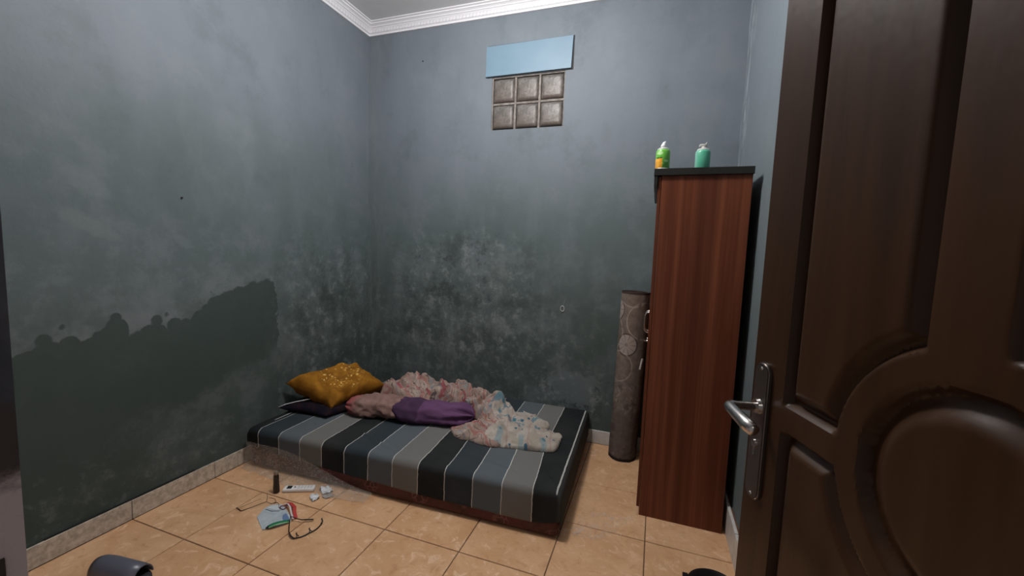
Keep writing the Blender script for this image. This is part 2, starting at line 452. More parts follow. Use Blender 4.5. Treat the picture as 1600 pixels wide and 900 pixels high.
door = obj('door_1', door_mesh(), M_door, loc=(P0[0], P0[1], .012), rz=-(PI/2-DA)); auto(door, 40)
door['kind'] = 'structure'; door['label'] = 'dark brown wooden door with ring-and-panel relief, standing open at the right'
M_chrome = mat('worn_chrome', (.50, .47, .45), .24, 1.0, fn=plain_noise((.42, .39, .37), (.58, .55, .53), 60, .1, .001))
M_steel = mat('tarnished_plate', (.17, .145, .13), .32, .9)
bm = bmesh.new(); pz0, pz1, ps0, ps1 = .935, 1.188, .014, .056
out = []
for k in range(13):
    a = PI*k/12; out.append(((ps0+ps1)/2+(ps1-ps0)/2*math.cos(a), pz1-.021+.021*math.sin(a)))
for k in range(13):
    a = PI+PI*k/12; out.append(((ps0+ps1)/2+(ps1-ps0)/2*math.cos(a), pz0+.021+.021*math.sin(a)))
f = bm.faces.new([bm.verts.new((a, -.0005, b)) for a, b in out]); r = bmesh.ops.extrude_face_region(bm, geom=[f])
for g in r['geom']:
    if isinstance(g, bmesh.types.BMVert): g.co.y = -.007
bmesh.ops.recalc_face_normals(bm, faces=bm.faces)
bmesh.ops.bevel(bm, geom=[e for e in bm.edges if all(v.co.y < -.006 for v in e.verts)], offset=.003, segments=3, affect='EDGES')
pl = auto(obj('handle_plate', bm, M_steel, door)); pl['label'] = 'long round-ended metal handle plate'
bm = bmesh.new()
tube(bm, [(.035, -.005, 1.107), (.035, -.045, 1.108), (.0345, -.054, 1.1085), (.040, -.060, 1.108), (.050, -.062, 1.107), (.075, -.0635, 1.105), (.105, -.064, 1.102), (.122, -.063, 1.100), (.126, -.062, 1.0995)], [.0075, .0075, .0085, .0095, .0095, .0105, .0115, .010, .005], 14)
auto(obj('lever', bm, M_chrome, pl), 60)
bm = bmesh.new(); tube(bm, [(.035, -.006, 1.108), (.035, -.013, 1.108)], [.014, .012], 20); auto(obj('lever_collar', bm, M_chrome, pl))
bm = bmesh.new(); tube(bm, [(.035, -.006, 1.040), (.035, -.011, 1.040)], [.0075, .0065], 16); box(bm, .0325, .0375, -.009, -.006, 1.018, 1.036); auto(obj('key_cylinder', bm, M_chrome, pl))
for z in (.946, 1.176):
    bm = bmesh.new(); tube(bm, [(.035, -.006, z), (.035, -.009, z)], [.004, .003], 10); auto(obj('screw', bm, M_chrome, pl))
bm = bmesh.new(); box(bm, -.0012, .0, .004, .028, .90, 1.16); obj('latch_plate', bm, M_steel, door)
for z in (.25, 1.05, 1.80):
    bm = bmesh.new(); tube(bm, [(DW+.004, .004, z-.05), (DW+.004, .004, z+.05)], .006, 10); auto(obj('hinge', bm, M_steel, door))

# ------------------------------------------------------------------ wardrobe
WX0, WX1, WY0, WY1, WH = 2.345, 2.742, -.756, -.03, 1.771
def wardrobe_wood():
    v, x, y, z = coord()
    n = nz(comb(x*26, y*26, z*.5), 1., 4, .6, .3); g = nz(comb(x*150, y*150, z*2.2), 1., 3, .6); b = nz(comb(x*7, y*7, z*.2), 1.3, 2, .5)
    c = mixc(n.ss(.32, .70), (.105, .028, .0130), (.200, .064, .030))
    c = mixc(b.ss(.52, .66)*.45, c, (.060, .017, .010))
    c = mixc(g.ss(.6, .75)*.35, c, (.12, .05, .03))
    return dict(col=c, rough=g*.15+.34, bump=g, bs=.05, bd=.002)
M_ward = mat('red_brown_wardrobe_board', spec=.22, fn=wardrobe_wood)
M_wtop = mat('dark_wardrobe_edge', rough=.4, fn=plain_noise((.010, .0105, .009), (.018, .017, .014), 30))
wd = empty('wardrobe', ((WX0+WX1)/2, (WY0+WY1)/2, 0))
tag(wd, 'tall narrow red-brown wooden wardrobe with black top beside the open door', 'wardrobe')
ox_, oy_ = -wd.location.x, -wd.location.y
def wb_(name, a, m, parent=wd, bev=.001):
    a = (a[0]+ox_, a[1]+ox_, a[2]+oy_, a[3]+oy_, a[4], a[5]); return obj(name, nb(*a, bev=bev, seg=1), m, parent)
wb_('side_panel', (WX0, WX1, WY0, WY0+.015, 0, WH), M_ward)
wb_('side_panel', (WX0, WX1, WY1-.015, WY1, 0, WH), M_ward)
wb_('back_panel', (WX1-.004, WX1, WY0+.015, WY1-.015, .02, WH), M_ward)
wb_('bottom_shelf', (WX0+.002, WX1-.005, WY0+.0155, WY1-.0155, .06, .075), M_ward)
wb_('plinth', (WX0+.012, WX0+.026, WY0+.0155, WY1-.0155, .002, .058), M_wtop)
wb_('top_board', (WX0-.038, WX1+.004, WY0-.012, WY1+.012, WH+.0005, WH+.034), M_wtop)
wb_('header', (WX0-.036, WX0-.020, WY0-.008, WY1+.008, WH-.050, WH), M_wtop)
ym = (WY0+WY1)/2
for k, (a, b) in enumerate(((WY0+.001, ym-.0015), (ym+.0015, WY1-.001))):
    d = wb_('door', (WX0-.0165, WX0-.0015, a, b, .045, WH-.004), M_ward, bev=.002)
    yh = ym-.035 if k == 0 else ym+.035
    bm = bmesh.new(); X0 = WX0-.0165+ox_; Y = yh+oy_
    tube(bm, [(X0, Y, 1.045), (X0-.014, Y, 1.043), (X0-.024, Y, 1.028), (X0-.026, Y, .985), (X0-.024, Y, .942), (X0-.014, Y, .927), (X0, Y, .925)], [.0055, .005, .0045, .0055, .0045, .005, .0055], 8)
    auto(obj('handle', bm, M_chrome, d), 60)
    bm = bmesh.new(); tube(bm, [(X0, Y, .875), (X0-.006, Y, .875)], [.009, .008], 14)
    if k == 0: tube(bm, [(X0-.006, Y, .875), (X0-.024, Y, .875)], .0022, 6); tube(bm, [(X0-.024, Y+.009*math.cos(t*PI/6), .875+.009*math.sin(t*PI/6)) for t in range(13)], .0018, 6)
    auto(obj('lock', bm, M_chrome, d))
    if k == 0:
        bm = bmesh.new(); tube(bm, [(X0-.026, Y, .868), (X0-.022, Y-.002, .81), (X0-.026, Y, .765)], .0009, 5)
        obj('key_string', bm, mat('dark_string', (.03, .02, .02), .9), d)
        bm = bmesh.new(); tube(bm, [(X0-.024, Y, .765), (X0-.034, Y-.004, .700)], .0058, 8)
        obj('key_tag', bm, mat('grey_tag', (.42, .40, .37), .5), d)['label'] = 'small pale tag hanging from the key'

# ------------------------------------------------------------------ two air freshener cans on the wardrobe
TZ = WH+.0345
def can(name, lab, x, y, m_body, r, h, nozz):
    root = empty(name, (x, y, TZ)); tag(root, lab, 'spray can')
    bm = bmesh.new(); lathe(bm, [(r*.93, .0), (r, .003), (r, h-.012), (r*.94, h-.004), (r*.80, h)], 32); auto(obj('body', bm, m_body, root), 50)
    bm = bmesh.new(); lathe(bm, [(r*.94, .0), (r*1.02, .0005), (r*1.02, .004), (r*1.005, .0055)], 32); auto(obj('base_rim', bm, M_rim, root), 40)
    bm = bmesh.new(); lathe(bm, [(r*.82, h-.001), (r*.82, h+.004), (r*.70, h+.008), (r*.45, h+.010), (r*.36, h+.012)], 28); auto(obj('shoulder_ring', bm, M_rim, root), 40)
    nz_ = bmesh.new()
    if nozz == 0:
        tube(nz_, [(0, 0, h+.009), (0, 0, h+.022), (.004, -.001, h+.034), (.010, -.002, h+.040)], [.0145, .0125, .0085, .004], 12)
    else:
        tube(nz_, [(0, 0, h+.009), (0, 0, h+.020)], [.011, .009], 12)
        tube(nz_, [(-.019, -.004, h+.018), (-.014, -.003, h+.026), (.006, 0, h+.027), (.008, 0, h+.018)], [.004, .0055, .0065, .006], 8)
        tube(nz_, [(.004, 0, h+.012), (.010, .001, h+.028), (.014, .001, h+.040)], [.007, .0055, .002], 8)
    obj('nozzle', nz_, M_white if nozz == 0 else M_grey, root, smooth=True)
    return root
M_rim = mat('pale_metal_rim', (.72, .71, .68), .35, .3)
M_white = mat('white_plastic', (.75, .75, .75), .4)
M_grey = mat('off_white_nozzle', (.50, .50, .46), .45)
def can_fn():
    v, x, y, z = coord()
    side = x.ss(.002, -.006)*z.ss(.056, .050)*z.ss(.002, .008)
    n = nz(v, 60, 3, .6)
    c = mixc(z.ss(.02, .08), (.10, .36, .05), (.13, .45, .05))
    c = mixc(n.ss(.5, .65)*.4, c, (.30, .60, .20))
    o = mixc(n.ss(.4, .65), (.85, .34, .03), (.95, .52, .08))
    a = x+.010; b = (z-.044)*1.4
    c = mixc(side, c, o)
    k = ((x+.008)*(x+.008)+(z-.055)*(z-.055)*3).ss(.00006, .00002)+((x+.022)*(x+.022)+(z-.055)*(z-.055)*3).ss(.00006, .00002)
    c = mixc(k, c, (.03, .10, .02))
    w = ((x+.014)*(x+.014)*.7+(z-.078)*(z-.078)*2).ss(.00022, .00008)
    c = mixc(w*.65, c, (.60, .80, .45))
    w = ((x-.016)*(x-.016)+(z-.040)*(z-.040)*3).ss(.00016, .00004)
    c = mixc(w*.55, c, (.55, .75, .50))
    return dict(col=c)
can('spray_can', 'bright green spray can with orange fruit picture on the wardrobe left corner', 2.342, -.718, mat('green_can_print', rough=.3, fn=can_fn), .0335, .098, 0)
def can2_fn():
    v, x, y, z = coord()
    n = nz(v, 70, 2, .5)
    c = mixc(n.ss(.45, .7)*.15, (.085, .40, .26), (.2, .5, .4))
    return dict(col=mixc(x.ss(-.022, -.028)*.4, c, (.35, .55, .5)))
can('spray_can', 'mint green spray can with off-white nozzle near the middle of the wardrobe top', 2.527, -.690, mat('mint_can_print', rough=.35, fn=can2_fn), .0345, .094, 1)

# ------------------------------------------------------------------ rolled mat standing by the back wall
def roll_fn():
    v, x, y, z = coord()
    th = X.m('ARCTAN2', y, x)*.095
    n = nz(v, 30, 4, .65); b = nz(v, 9, 4, .6); wv = nz(v, 240, 2, .5)
    c = mixc(n.ss(.3, .7), (.135, .103, .084), (.190, .150, .125))
    def ring(cu, cz, r, w, f=1):
        dx = th-cu; dz = z-cz; d = X.m('SQRT', dx*dx+dz*dz)
        return X.m('ABSOLUTE', d-r).ss(w, w*.4), d, X.m('ARCTAN2', dz, dx)
    def medal(c, cu, cz, r):
        k, d, an = ring(cu, cz, r, .005)
        pet = X.m('ABSOLUTE', X.m('SINE', an*5)).ss(.15, .5)*d.ss(r*.95, r*.85)*d.ss(r*.12, r*.22)
        c = mixc(d.ss(r, r*.93)*.55, c, (.26, .215, .19))
        c = mixc(pet*.7, c, (.36, .31, .275))
        return mixc(k*.8, c, (.035, .024, .02))
    A = -2.17*.095    # angle that faces the doorway
    for cu, cz, r in ((A+.030, .790, .072), (A-.085, 1.015, .075)):
        c = medal(c, cu, cz, r)
    for cu, cz, r in ((A+.05, 1.17, .13), (A-.02, .64, .10), (A-.13, .86, .12), (A+.14, .95, .12)):
        k, d, an = ring(cu, cz, r, .0065)
        c = mixc(k*.45*n.ss(.3, .5), c, (.42, .35, .30))
    low = z.ss(.56, .50)
    c = mixc(low*b.ss(.5, .58)*.6, c, (.060, .043, .037))
    c = mixc(low*nz(v, 22, 6, .75).ss(.52, .62)*b.ss(.44, .52)*.55, c, (.34, .29, .25))
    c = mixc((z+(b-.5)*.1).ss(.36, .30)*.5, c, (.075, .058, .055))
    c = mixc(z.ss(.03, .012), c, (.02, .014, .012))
    c = mixc(z.ss(1.118, 1.124), c, (.05, .035, .03))
    return dict(col=c, bump=n*.5+wv, bs=.25, bd=.003)
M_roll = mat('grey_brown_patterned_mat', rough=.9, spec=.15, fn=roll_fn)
def roll_mesh():
    bm = bmesh.new(); turns = 5.2; nn = 260; H = 1.135; r0, r1 = .020, .095; th = .0072; prev = None; nh = 26
    A = -2.17
    for i in range(nn+1):
        f = i/nn; a = A + 2.6 + (f-1)*turns*2*PI; r = r0+(r1-r0)*f
        colm = []
        for side in (0, 1):
            rr = r - side*th*min(1, 8*(1.01-f)+.3)
            for j in range(nh+1):
                h = H*j/nh; w = .0025*noise.noise(Vector((math.cos(a)*3, math.sin(a)*3, h*3+f*4)))*1.5
                if r > .08 and side == 0: w += .0015*noise.noise(Vector((a*2, h*9, 0)))
                colm.append(bm.verts.new(((rr+w)*math.cos(a), (rr+w)*math.sin(a), h)))
        if prev:
            m = nh+1
            for s, off in ((0, 0), (1, m)):
                for j in range(nh):
                    q = (prev[off+j], colm[off+j], colm[off+j+1], prev[off+j+1]); bm.faces.new(q if s == 0 else q[::-1])
            bm.faces.new((prev[nh], colm[nh], colm[m+nh], prev[m+nh])); bm.faces.new((prev[0], prev[m], colm[m], colm[0]))
        prev = colm
    return bm
ro = obj('rolled_mat', roll_mesh(), M_roll, smooth=True); auto(ro, 50)
ro.location = (2.205, -.130, .002); ro.rotation_euler = (0, math.radians(1.2), 0)
tag(ro, 'rolled grey-brown flower-patterned floor mat standing between wardrobe and back wall', 'mat')

# ------------------------------------------------------------------ mattress, wrap, striped sheet
BR = math.radians(1.95); BC = (1.005, -.600); BL, BW = 1.925, 1.095
def brot(x, y, z=0):
    return Vector((BC[0]+x*math.cos(BR)-y*math.sin(BR), BC[1]+x*math.sin(BR)+y*math.cos(BR), z))
def mattress_fn():
    v, x, y, z = coord()
    w = nz(v, 7, 3, .5, .8); d = vor(v, 7.5, 0); e = vor(v, 26, 0, 'DISTANCE_TO_EDGE')
    c = mixc(w.ss(.4, .6), (.050, .010, .009), (.085, .018, .015))
    c = mixc(d.ss(.42, .30)*e.ss(.10, .03)*.75, c, (.20, .085, .075))
    c = mixc(X.m('ABSOLUTE', d-.36).ss(.02, .005)*.5, c, (.19, .08, .07))
    c = mixc(nz(v, 45, 4, .6).ss(.45, .7)*.35, c, (.11, .045, .04))
    return dict(col=c, bump=e+w, bs=.2, bd=.003)
M_matt = mat('maroon_floral_ticking', rough=.7, fn=mattress_fn)
def rbox(L, Wd, z0, z1, rad=.03, n=5, nx=60, ny=34, wob=.003, seed=0):
    """rounded slab as a smooth displaced shell"""
    bm = bmesh.new(); box(bm, -L/2, L/2, -Wd/2, Wd/2, z0, z1)
    bmesh.ops.bevel(bm, geom=bm.edges[:], offset=rad, segments=n, affect='EDGES', profile=.5)
    return bm
matt = obj('mattress', rbox(BL, BW, .0, .222, .03), M_matt, loc=(BC[0], BC[1], .002), rz=BR); auto(matt, 50)
tag(matt, 'maroon flower-patterned mattress lying on the floor against the back wall', 'mattress')
# sheet: profile over the bed, hem height varies along the front
def hem(u):   # u along local x (world offset approx)
    pts = [(-.97, .150), (-.87, .132), (-.72, .114), (-.43, .100), (-.12, .086), (.20, .075), (.50, .071), (.85, .069), (.93, .085), (.98, .105)]
    for (a, za), (b, zb) in zip(pts, pts[1:]):
        if u <= b: return za+(zb-za)*max(0, (u-a))/(b-a)
    return pts[-1][1]
def sheet_mesh():
    vs = []; fs = []; nx, ns = 190, 120; L = BL/2+.010; Wd = BW/2+.010; top = .2445; rad = .036
    # cross path along y: hem(front) -> up -> over -> down back
    def path(s, zh, half, q):
        # s in 0..1 ; returns (y,z)
        a = max(.001, top-rad-zh); arc = PI/2*rad; flat = 2*(half-rad); tot = 2*a+2*arc+flat
        t = s*tot
        if t < a: return -half+q*(1-t/a)*.0, zh+t
        t -= a
        if t < arc: th = t/rad; return -half+rad-rad*math.cos(th), top-rad+rad*math.sin(th)
        t -= arc
        if t < flat: return -half+rad+t, top
        t -= flat
        if t < arc: th = t/rad; return half-rad+rad*math.sin(th), top-rad+rad*math.cos(th)
        t -= arc
        return half, top-rad-t
    for i in range(nx+1):
        f = i/nx
        # ends: wrap over the head and foot with the same roundness
        e = 14
        if i < e:   a = i/e; xx = -L+.036*(1-math.cos(a*PI/2)) ; dz = -.036*(1-math.sin(a*PI/2))
        elif i > nx-e: a = (nx-i)/e; xx = L-.036*(1-math.cos(a*PI/2)); dz = -.036*(1-math.sin(a*PI/2))
        else: xx = -L+.036+(2*L-.072)*(i-e)/(nx-2*e); dz = 0
        zh = hem(xx)
        for j in range(ns+1):
            y, z = path(j/ns, zh, Wd, 0)
            if dz and z > .12: z += dz*min(1, (z-.12)/.10)
            cf = -dz/.036
            if cf > 0: y *= 1-.010*cf*cf
            w = fbm((xx*2.2, y*2.2, z*2+3), 3)*.004 + fbm((xx*7, y*3+z*3, 5), 2)*.0022
            if z > top-.02: vs.append((xx, y, z+w*.9))
            else: vs.append((xx, y+(-w if y < 0 else w*.2)*1.0, z))
    # crease folds on top
    V = [Vector(v) for v in vs]
    def crease(a, b, wdt, amp):
        a = Vector(a); b = Vector(b); ab = b-a; l = ab.length
        for k, v in enumerate(V):
            if v.z < top-.05: continue
            p = Vector((v.x, v.y, 0))-a; t = p.dot(ab)/l/l
            if -.05 < t < 1.05:
                d = (p - ab*t).length; V[k].z += amp*math.exp(-(d/wdt)**2)*sst(-.05, .2, t)*sst(1.05, .8, t)
    crease((-.45, -.30, 0), (.02, -.48, 0), .010, .006); crease((-.44, -.285, 0), (.03, -.465, 0), .008, -.004)
    crease((.40, -.35, 0), (.80, -.50, 0), .012, .004); crease((-.75, -.1, 0), (-.6, -.4, 0), .014, .004)
    crease((.84, -.40, 0), (.955, -.53, 0), .010, .005); crease((.86, .35, 0), (.95, .50, 0), .012, .005)
    # end caps hanging at head and foot
    for i in range(nx):
        for j in range(ns):
            a = i*(ns+1)+j; fs.append((a, a+ns+1, a+ns+2, a+1))
    for i in (0, nx):
        base = i*(ns+1); b0 = len(V); rows = 6
        for r in range(1, rows+1):
            for j in range(ns+1):
                v = V[base+j]; zb = (.150 if i == 0 else .06)
                V.append(Vector((v.x+(.0 if r else 0), v.y, v.z+(min(v.z, zb)-v.z)*r/rows)))
        for r in range(rows):
            for j in range(ns):
                a = base+j if r == 0 else b0+(r-1)*(ns+1)+j; b = b0+r*(ns+1)+j
                a1 = a+1; b1 = b+1
                fs.append((a, a1, b1, b) if i == 0 else (a, b, b1, a1))
    return [tuple(v) for v in V], fs
def sheet_fn():
    v, x, y, z = coord()
    wob = nz(v, 30, 3, .6)-.5
    k = (y+.55).ss(0, .5)                      # fan slightly narrower to the back
    a = .127-1.005; xx = x + wob*.008 + nz(v, 4, 2)*.006 - .003
    u = (xx - (a+k*.008))/(.1553-k*.0040)
    idx = X.m('FLOOR', u); fr = X.m('FRACT', u)
    m4 = X.m('FLOORED_MODULO', idx, 4.)
    def eq(n): return X.m('COMPARE', m4, float(n), .25)
    black = (.0105, .013, .0145)
    c = mixc(eq(0), black, (.024, .034, .042)); c = mixc(eq(1), c, (.088, .106, .120)); c = mixc(eq(2), c, (.150, .150, .142))
    inside = xx.ss(.835, .836)
    c = mixc(inside, c, black)
    left = x.ss(-.878, -.879); c = mixc(left, c, black)
    line = X.m('ABSOLUTE', fr-.5).ss(.482, .490)
    line = line*(1-xx.ss(.86, .861))*(1-x.ss(-.90, -.901))
    ln2 = X.m('ABSOLUTE', x-.948+wob*.004).ss(.0045, .0030)*z.ss(.225, .236)
    ln3 = X.m('ABSOLUTE', x+.905).ss(.004, .003)*z.ss(.20, .236)*(y).ss(-.42, -.40)
    line = X.m('MAXIMUM', line, X.m('MAXIMUM', ln2, ln3))
    side = x.ss(.950, .962); c = mixc(side, c, (.034, .036, .034))
    c = mixc(line, c, (.50, .50, .47))
    n = nz(v, 300, 2, .5); f = nz(v, 3, 4, .6)
    c = mixc(f.ss(.35, .7)*.14, c, (.10, .09, .08))
    return dict(col=c, bump=n*.3+f, bs=.25, bd=.004)
M_sheet = mat('striped_cotton', rough=.85, spec=.2, fn=sheet_fn)
sh = obj('bed_sheet', sheet_mesh(), M_sheet, smooth=True, loc=(BC[0], BC[1], 0), rz=BR)
md = sh.modifiers.new('thick', 'SOLIDIFY'); md.thickness = .002; md.offset = -1
tag(sh, 'black, slate and grey striped fitted sheet with white lines over the mattress', 'sheet')
# thin clear plastic wrap hanging at the left foot of the mattress
def clear_fn(lo=.10, hi=.55, sc=26, wd=.025, peak=None):
    def f():
        v, x, y, z = coord()
        n = nz(v, sc, 5, .7, 1.5); r = X.m('ABSOLUTE', n-.5).ss(wd, .0)
        if peak: r = r*nz(v, 22, 2).ss(.44, .54)*(peak/hi)  # patches of opaque pale ridges stand in for light glints on the film
        return dict(alpha=r*(hi-lo)+lo, bump=n, bs=.6, bd=.006)
    return f
M_clear = mat('crinkled_clear_plastic', (.55, .52, .46), .18, spec=.7, fn=clear_fn(.22, .60))
M_clear2 = mat('thin_clear_plastic', (.80, .74, .66), .15, spec=.8, fn=clear_fn(.05, .40, 20, .020, .9))
def wrap_mesh():
    bm = bmesh.new(); nu, nv = 90, 16; G_ = {}
    for i in range(nu+1):
        f = i/nu; xl = -.972+f*.90
        h = .148*(1-sst(.25, 1.0, f)*.9)+.004
        outw = .022+.05*sst(.0, .5, f)*(1-.25*f)
        for j in range(nv+1):
            t = j/nv; cr = fbm((xl*9, t*3, 2), 4)*.010 + abs(noise.noise(Vector((xl*22, t*5, 1))))*.008
            # from top against the mattress side down and out on the floor
            if t < .6: q = t/.6; y = -.5475-.013-.02*q*q-cr*q; z = h*(1-q)+.006
            else: q = (t-.6)/.4; y = -.5475-.033-cr-q*(outw+.018*noise.noise(Vector((xl*6, 0, 0)))); z = .006+cr*.25*(1-q)
            G_[i, j] = bm.verts.new((xl, y, max(z, .0035)))
    for i in range(nu):
        for j in range(nv): bm.faces.new((G_[i, j], G_[i, j+1], G_[i+1, j+1], G_[i+1, j]))
    return bm
wp = obj('plastic_wrap', wrap_mesh(), M_clear, smooth=True, loc=(BC[0], BC[1], 0), rz=BR)
tag(wp, 'crumpled clear plastic wrapping along the left front foot of the mattress', 'plastic')
def film_mesh(pts, amp, seed, n=46):
    """crinkled thin film over a quadrilateral on the floor"""
    bm = bmesh.new(); A, B, C_, D = [Vector(p) for p in pts]; G_ = {}
    for i in range(n+1):
        for j in range(n+1):
            u, v = i/n, j/n; p = A*(1-u)*(1-v)+B*u*(1-v)+C_*u*v+D*(1-u)*v
            e = .03*noise.noise(Vector((u*5, v*5, seed)))
            p = p+Vector((e, .8*e, 0)); r = 1-abs(noise.noise(Vector((p.x*14, p.y*14, seed))))*3
            z = .0025+amp*max(0, r)**2*max(0, .6+fbm((p.x*6, p.y*6, seed+3), 3))
            G_[i, j] = bm.verts.new((p.x, p.y, z))
    for i in range(n):
        for j in range(n): bm.faces.new((G_[i, j], G_[i+1, j], G_[i+1, j+1], G_[i, j+1]))
    return bm
pf = obj('plastic_film', film_mesh([(2.025, -1.055, 0), (2.185, -1.045, 0), (2.33, -.80, 0), (2.075, -.83, 0)], .018, 3.3), M_clear2, smooth=True)
tag(pf, 'crinkled clear plastic film lying flat on the tiles right of the mattress', 'plastic')

# ------------------------------------------------------------------ pillows and bedding
def pillow(c, th, n=34, wr=.006, seed=0., pinch=.10, sag=0.):
    """c: four corners (L, B, R, T); returns a closed cushion mesh"""
    L, B, R_, T_ = [Vector(q) for q in c]; nrm = (R_-L).cross(T_-B).normalized()
    if nrm.z < 0: nrm = -nrm
    ctr = (L+B+R_+T_)/4; bm = bmesh.new(); G_ = {}
    for s in (1, -1):
        for i in range(n+1):
            for j in range(n+1):
                u, v = i/n, j/n; a, b = 2*u-1, 2*v-1
                p = L*(1-u)*(1-v)+B*u*(1-v)+R_*u*v+T_*(1-u)*v
                k = 1-pinch*((1-a*a)*b**4+(1-b*b)*a**4)
                p = ctr+(p-ctr)*k
                h = th/2*((1-a**4)*(1-b**4))**.55 if abs(a) < 1 and abs(b) < 1 else 0
                w = fbm((p.x*9+seed, p.y*9, s*3+p.z*4), 4)*wr + abs(noise.noise(Vector((a*3.1+b*2.0+seed, b*2.6-a, s))))*wr*1.6
                edge = (i in (0, n) or j in (0, n))
                if edge:
                    if s == -1: G_[s, i, j] = G_[1, i, j]; continue
                    p = p+nrm*(fbm((p.x*7, p.y*7, seed), 2)*wr*.8)
                else: p = p+nrm*s*(h+w*min(1, h/(th*.25)))
                G_[s, i, j] = bm.verts.new(p)
    for s in (1, -1):
        for i in range(n):
            for j in range(n):
                q = (G_[s, i, j], G_[s, i+1, j], G_[s, i+1, j+1], G_[s, i, j+1])
                bm.faces.new(q if s == 1 else q[::-1])
    bmesh.ops.recalc_face_normals(bm, faces=bm.faces)
    return bm
def rest_on(o, others, gap=.0015):
    from mathutils.bvhtree import BVHTree
    for b in others:
        t = BVHTree.FromPolygons([v.co.copy() for v in b.data.vertices], [tuple(p.vertices) for p in b.data.polygons])
        for v in o.data.vertices:
            h = t.ray_cast(Vector((v.co.x, v.co.y, 2)), Vector((0, 0, -1)))[0]
            if h and v.co.z < h.z+gap: v.co.z = h.z+gap
def floor_clamp(o, zmin):
    for v in o.data.vertices:
        if v.co.z < zmin: v.co.z = zmin+.1*(max(v.co.z, zmin-.02)-zmin)+.002
        if v.co.x < .018: v.co.x = .018
def ochre_fn():
    v, x, y, z = coord()
    n = nz(v, 13, 4, .6)
    c = mixc(n.ss(.35, .65), (.215, .088, .007), (.32, .138, .012))
    dx = (x-.290)/.135; dy = (y+.64)/.15; d = dx*dx+dy*dy
    sp = vor(v, 46, 0).ss(.42, .25)*nz(v, 22, 2).ss(.44, .52)*d.ss(1.15, .8)*d.ss(.02, .2)
    c = mixc(sp*.8, c, (.80, .50, .16))
    c = mixc(nz(v, 26, 3, .6).ss(.56, .68)*d.ss(1.3, 1.0)*.35, c, (.52, .24, .04))
    c = mixc(X.m('ABSOLUTE', d-1.25).ss(.08, .02)*.35, c, (.15, .06, .005))
    return dict(col=c, bump=nz(v, 16, 5, .6), bs=.5, bd=.008)
M_ochre = mat('ochre_cotton', rough=.85, spec=.2, fn=ochre_fn)
def navy_fn():
    v, x, y, z = coord()
    n = nz(v, 20, 4, .6)
    c = mixc(n.ss(.4, .6), (.008, .007, .013), (.020, .010, .012))
    return dict(col=c, bump=n, bs=.4, bd=.006)
dk = obj('pillow', pillow([(.035, -.950, .272), (.40, -.915, .266), (.54, -.52, .266), (.05, -.42, .272)], .070, seed=2.), mat('dark_navy_cotton', rough=.95, spec=.08, fn=navy_fn), smooth=True)
floor_clamp(dk, .2465); tag(dk, 'flat dark navy and maroon pillow lying under the ochre pillow', 'pillow')
bm = bmesh.new(); tube(bm, [(.045, -.955, .285), (.075, -.925, .298), (.12, -.885, .309), (.17, -.84, .317), (.20, -.81, .319)], .0032, 6)
obj('piping', bm, mat('white_piping', (.55, .55, .55), .8), dk, smooth=True)['label'] = 'white piping line on the pillow'
OCH = [(.040, -.900, .432), (.385, -.850, .285), (.520, -.455, .345), (.165, -.330, .415)]
oc = obj('pillow', pillow(OCH, .165, wr=.024, seed=5., pinch=.12), M_ochre, smooth=True)
rest_on(oc, [dk]); floor_clamp(oc, .262); tag(oc, 'ochre yellow pillow with speckled round motif propped in the bed corner', 'pillow')

def bundle(a, b, ra, rb, seed, n=46, m=36, wr=.012, squash=.8, zb=.2465, gather=None):
    """a soft round bundle between two points lying on the bed"""
    a = Vector(a); b = Vector(b); ax = (b-a); L = ax.length; ax.normalize(); sd = Vector((-ax.y, ax.x, 0)).normalized(); up = Vector((0, 0, 1)); bm = bmesh.new(); rings = []
    for i in range(n+1):
        f = i/n; r = ra+(rb-ra)*f; e = (1-abs(2*f-1)**5)**.5 if 0 < f < 1 else .0
        r *= max(e, .02)
        c = a+ax*L*f; ring = []
        for k in range(m):
            t = 2*PI*k/m
            w = fbm((f*5+seed, math.cos(t)*1.6, math.sin(t)*1.6), 4)*wr + abs(noise.noise(Vector((f*7+math.cos(t)*1.5, math.sin(t)*2+seed, 2))))*wr
            if gather: w += gather*sst(.6, 1, f)*math.sin(t*9+f*6+seed)*r*3
            rr = r+w*min(1, r/.04)
            p = c+sd*rr*math.cos(t)*1.12+up*rr*math.sin(t)*squash
            if p.z < zb: p.z = zb+(p.z-zb)*.02
            ring.append(bm.verts.new(p))
        rings.append(ring)
    for p_, q_ in zip(rings, rings[1:]):
        for k in range(m): bm.faces.new((p_[k], p_[(k+1) % m], q_[(k+1) % m], q_[k]))
    bm.faces.new(rings[0][::-1]); bm.faces.new(rings[-1]); bmesh.ops.recalc_face_normals(bm, faces=bm.faces)
    return bm
def pinkb():
    v, x, y, z = coord(); n = nz(v, 14, 4, .6)
    c = mixc(n.ss(.35, .65), (.21, .125, .108), (.28, .175, .150))
    c = mixc((x+(n-.5)*.08).ss(.56, .47)*.8, c, (.34, .07, .075))
    return dict(col=c, bump=n, bs=.5, bd=.008)
bs_ = obj('bolster', bundle((.43, -.745, .295), (.86, -.665, .31), .080, .088, 1.3, wr=.020), mat('pinkish_beige_cotton', rough=.9, spec=.15, fn=pinkb), smooth=True)
tag(bs_, 'pinkish beige bolster end with a red tip, beside the purple bundle', 'bolster')
def purple():
    v, x, y, z = coord(); n = nz(v, 12, 4, .6)
    c = mixc((x+(n-.5)*.06).ss(.97, .985), (.058, .028, .062), (.122, .055, .125))
    c = mixc(n.ss(.5, .7)*.35, c, (.15, .08, .15))
    return dict(col=c, bump=n, bs=.5, bd=.008)
pp = obj('cloth_bundle', bundle((.76, -.705, .305), (1.30, -.585, .295), .100, .078, 4.1, wr=.013, gather=.16), mat('purple_cotton', rough=.85, spec=.2, fn=purple), smooth=True)
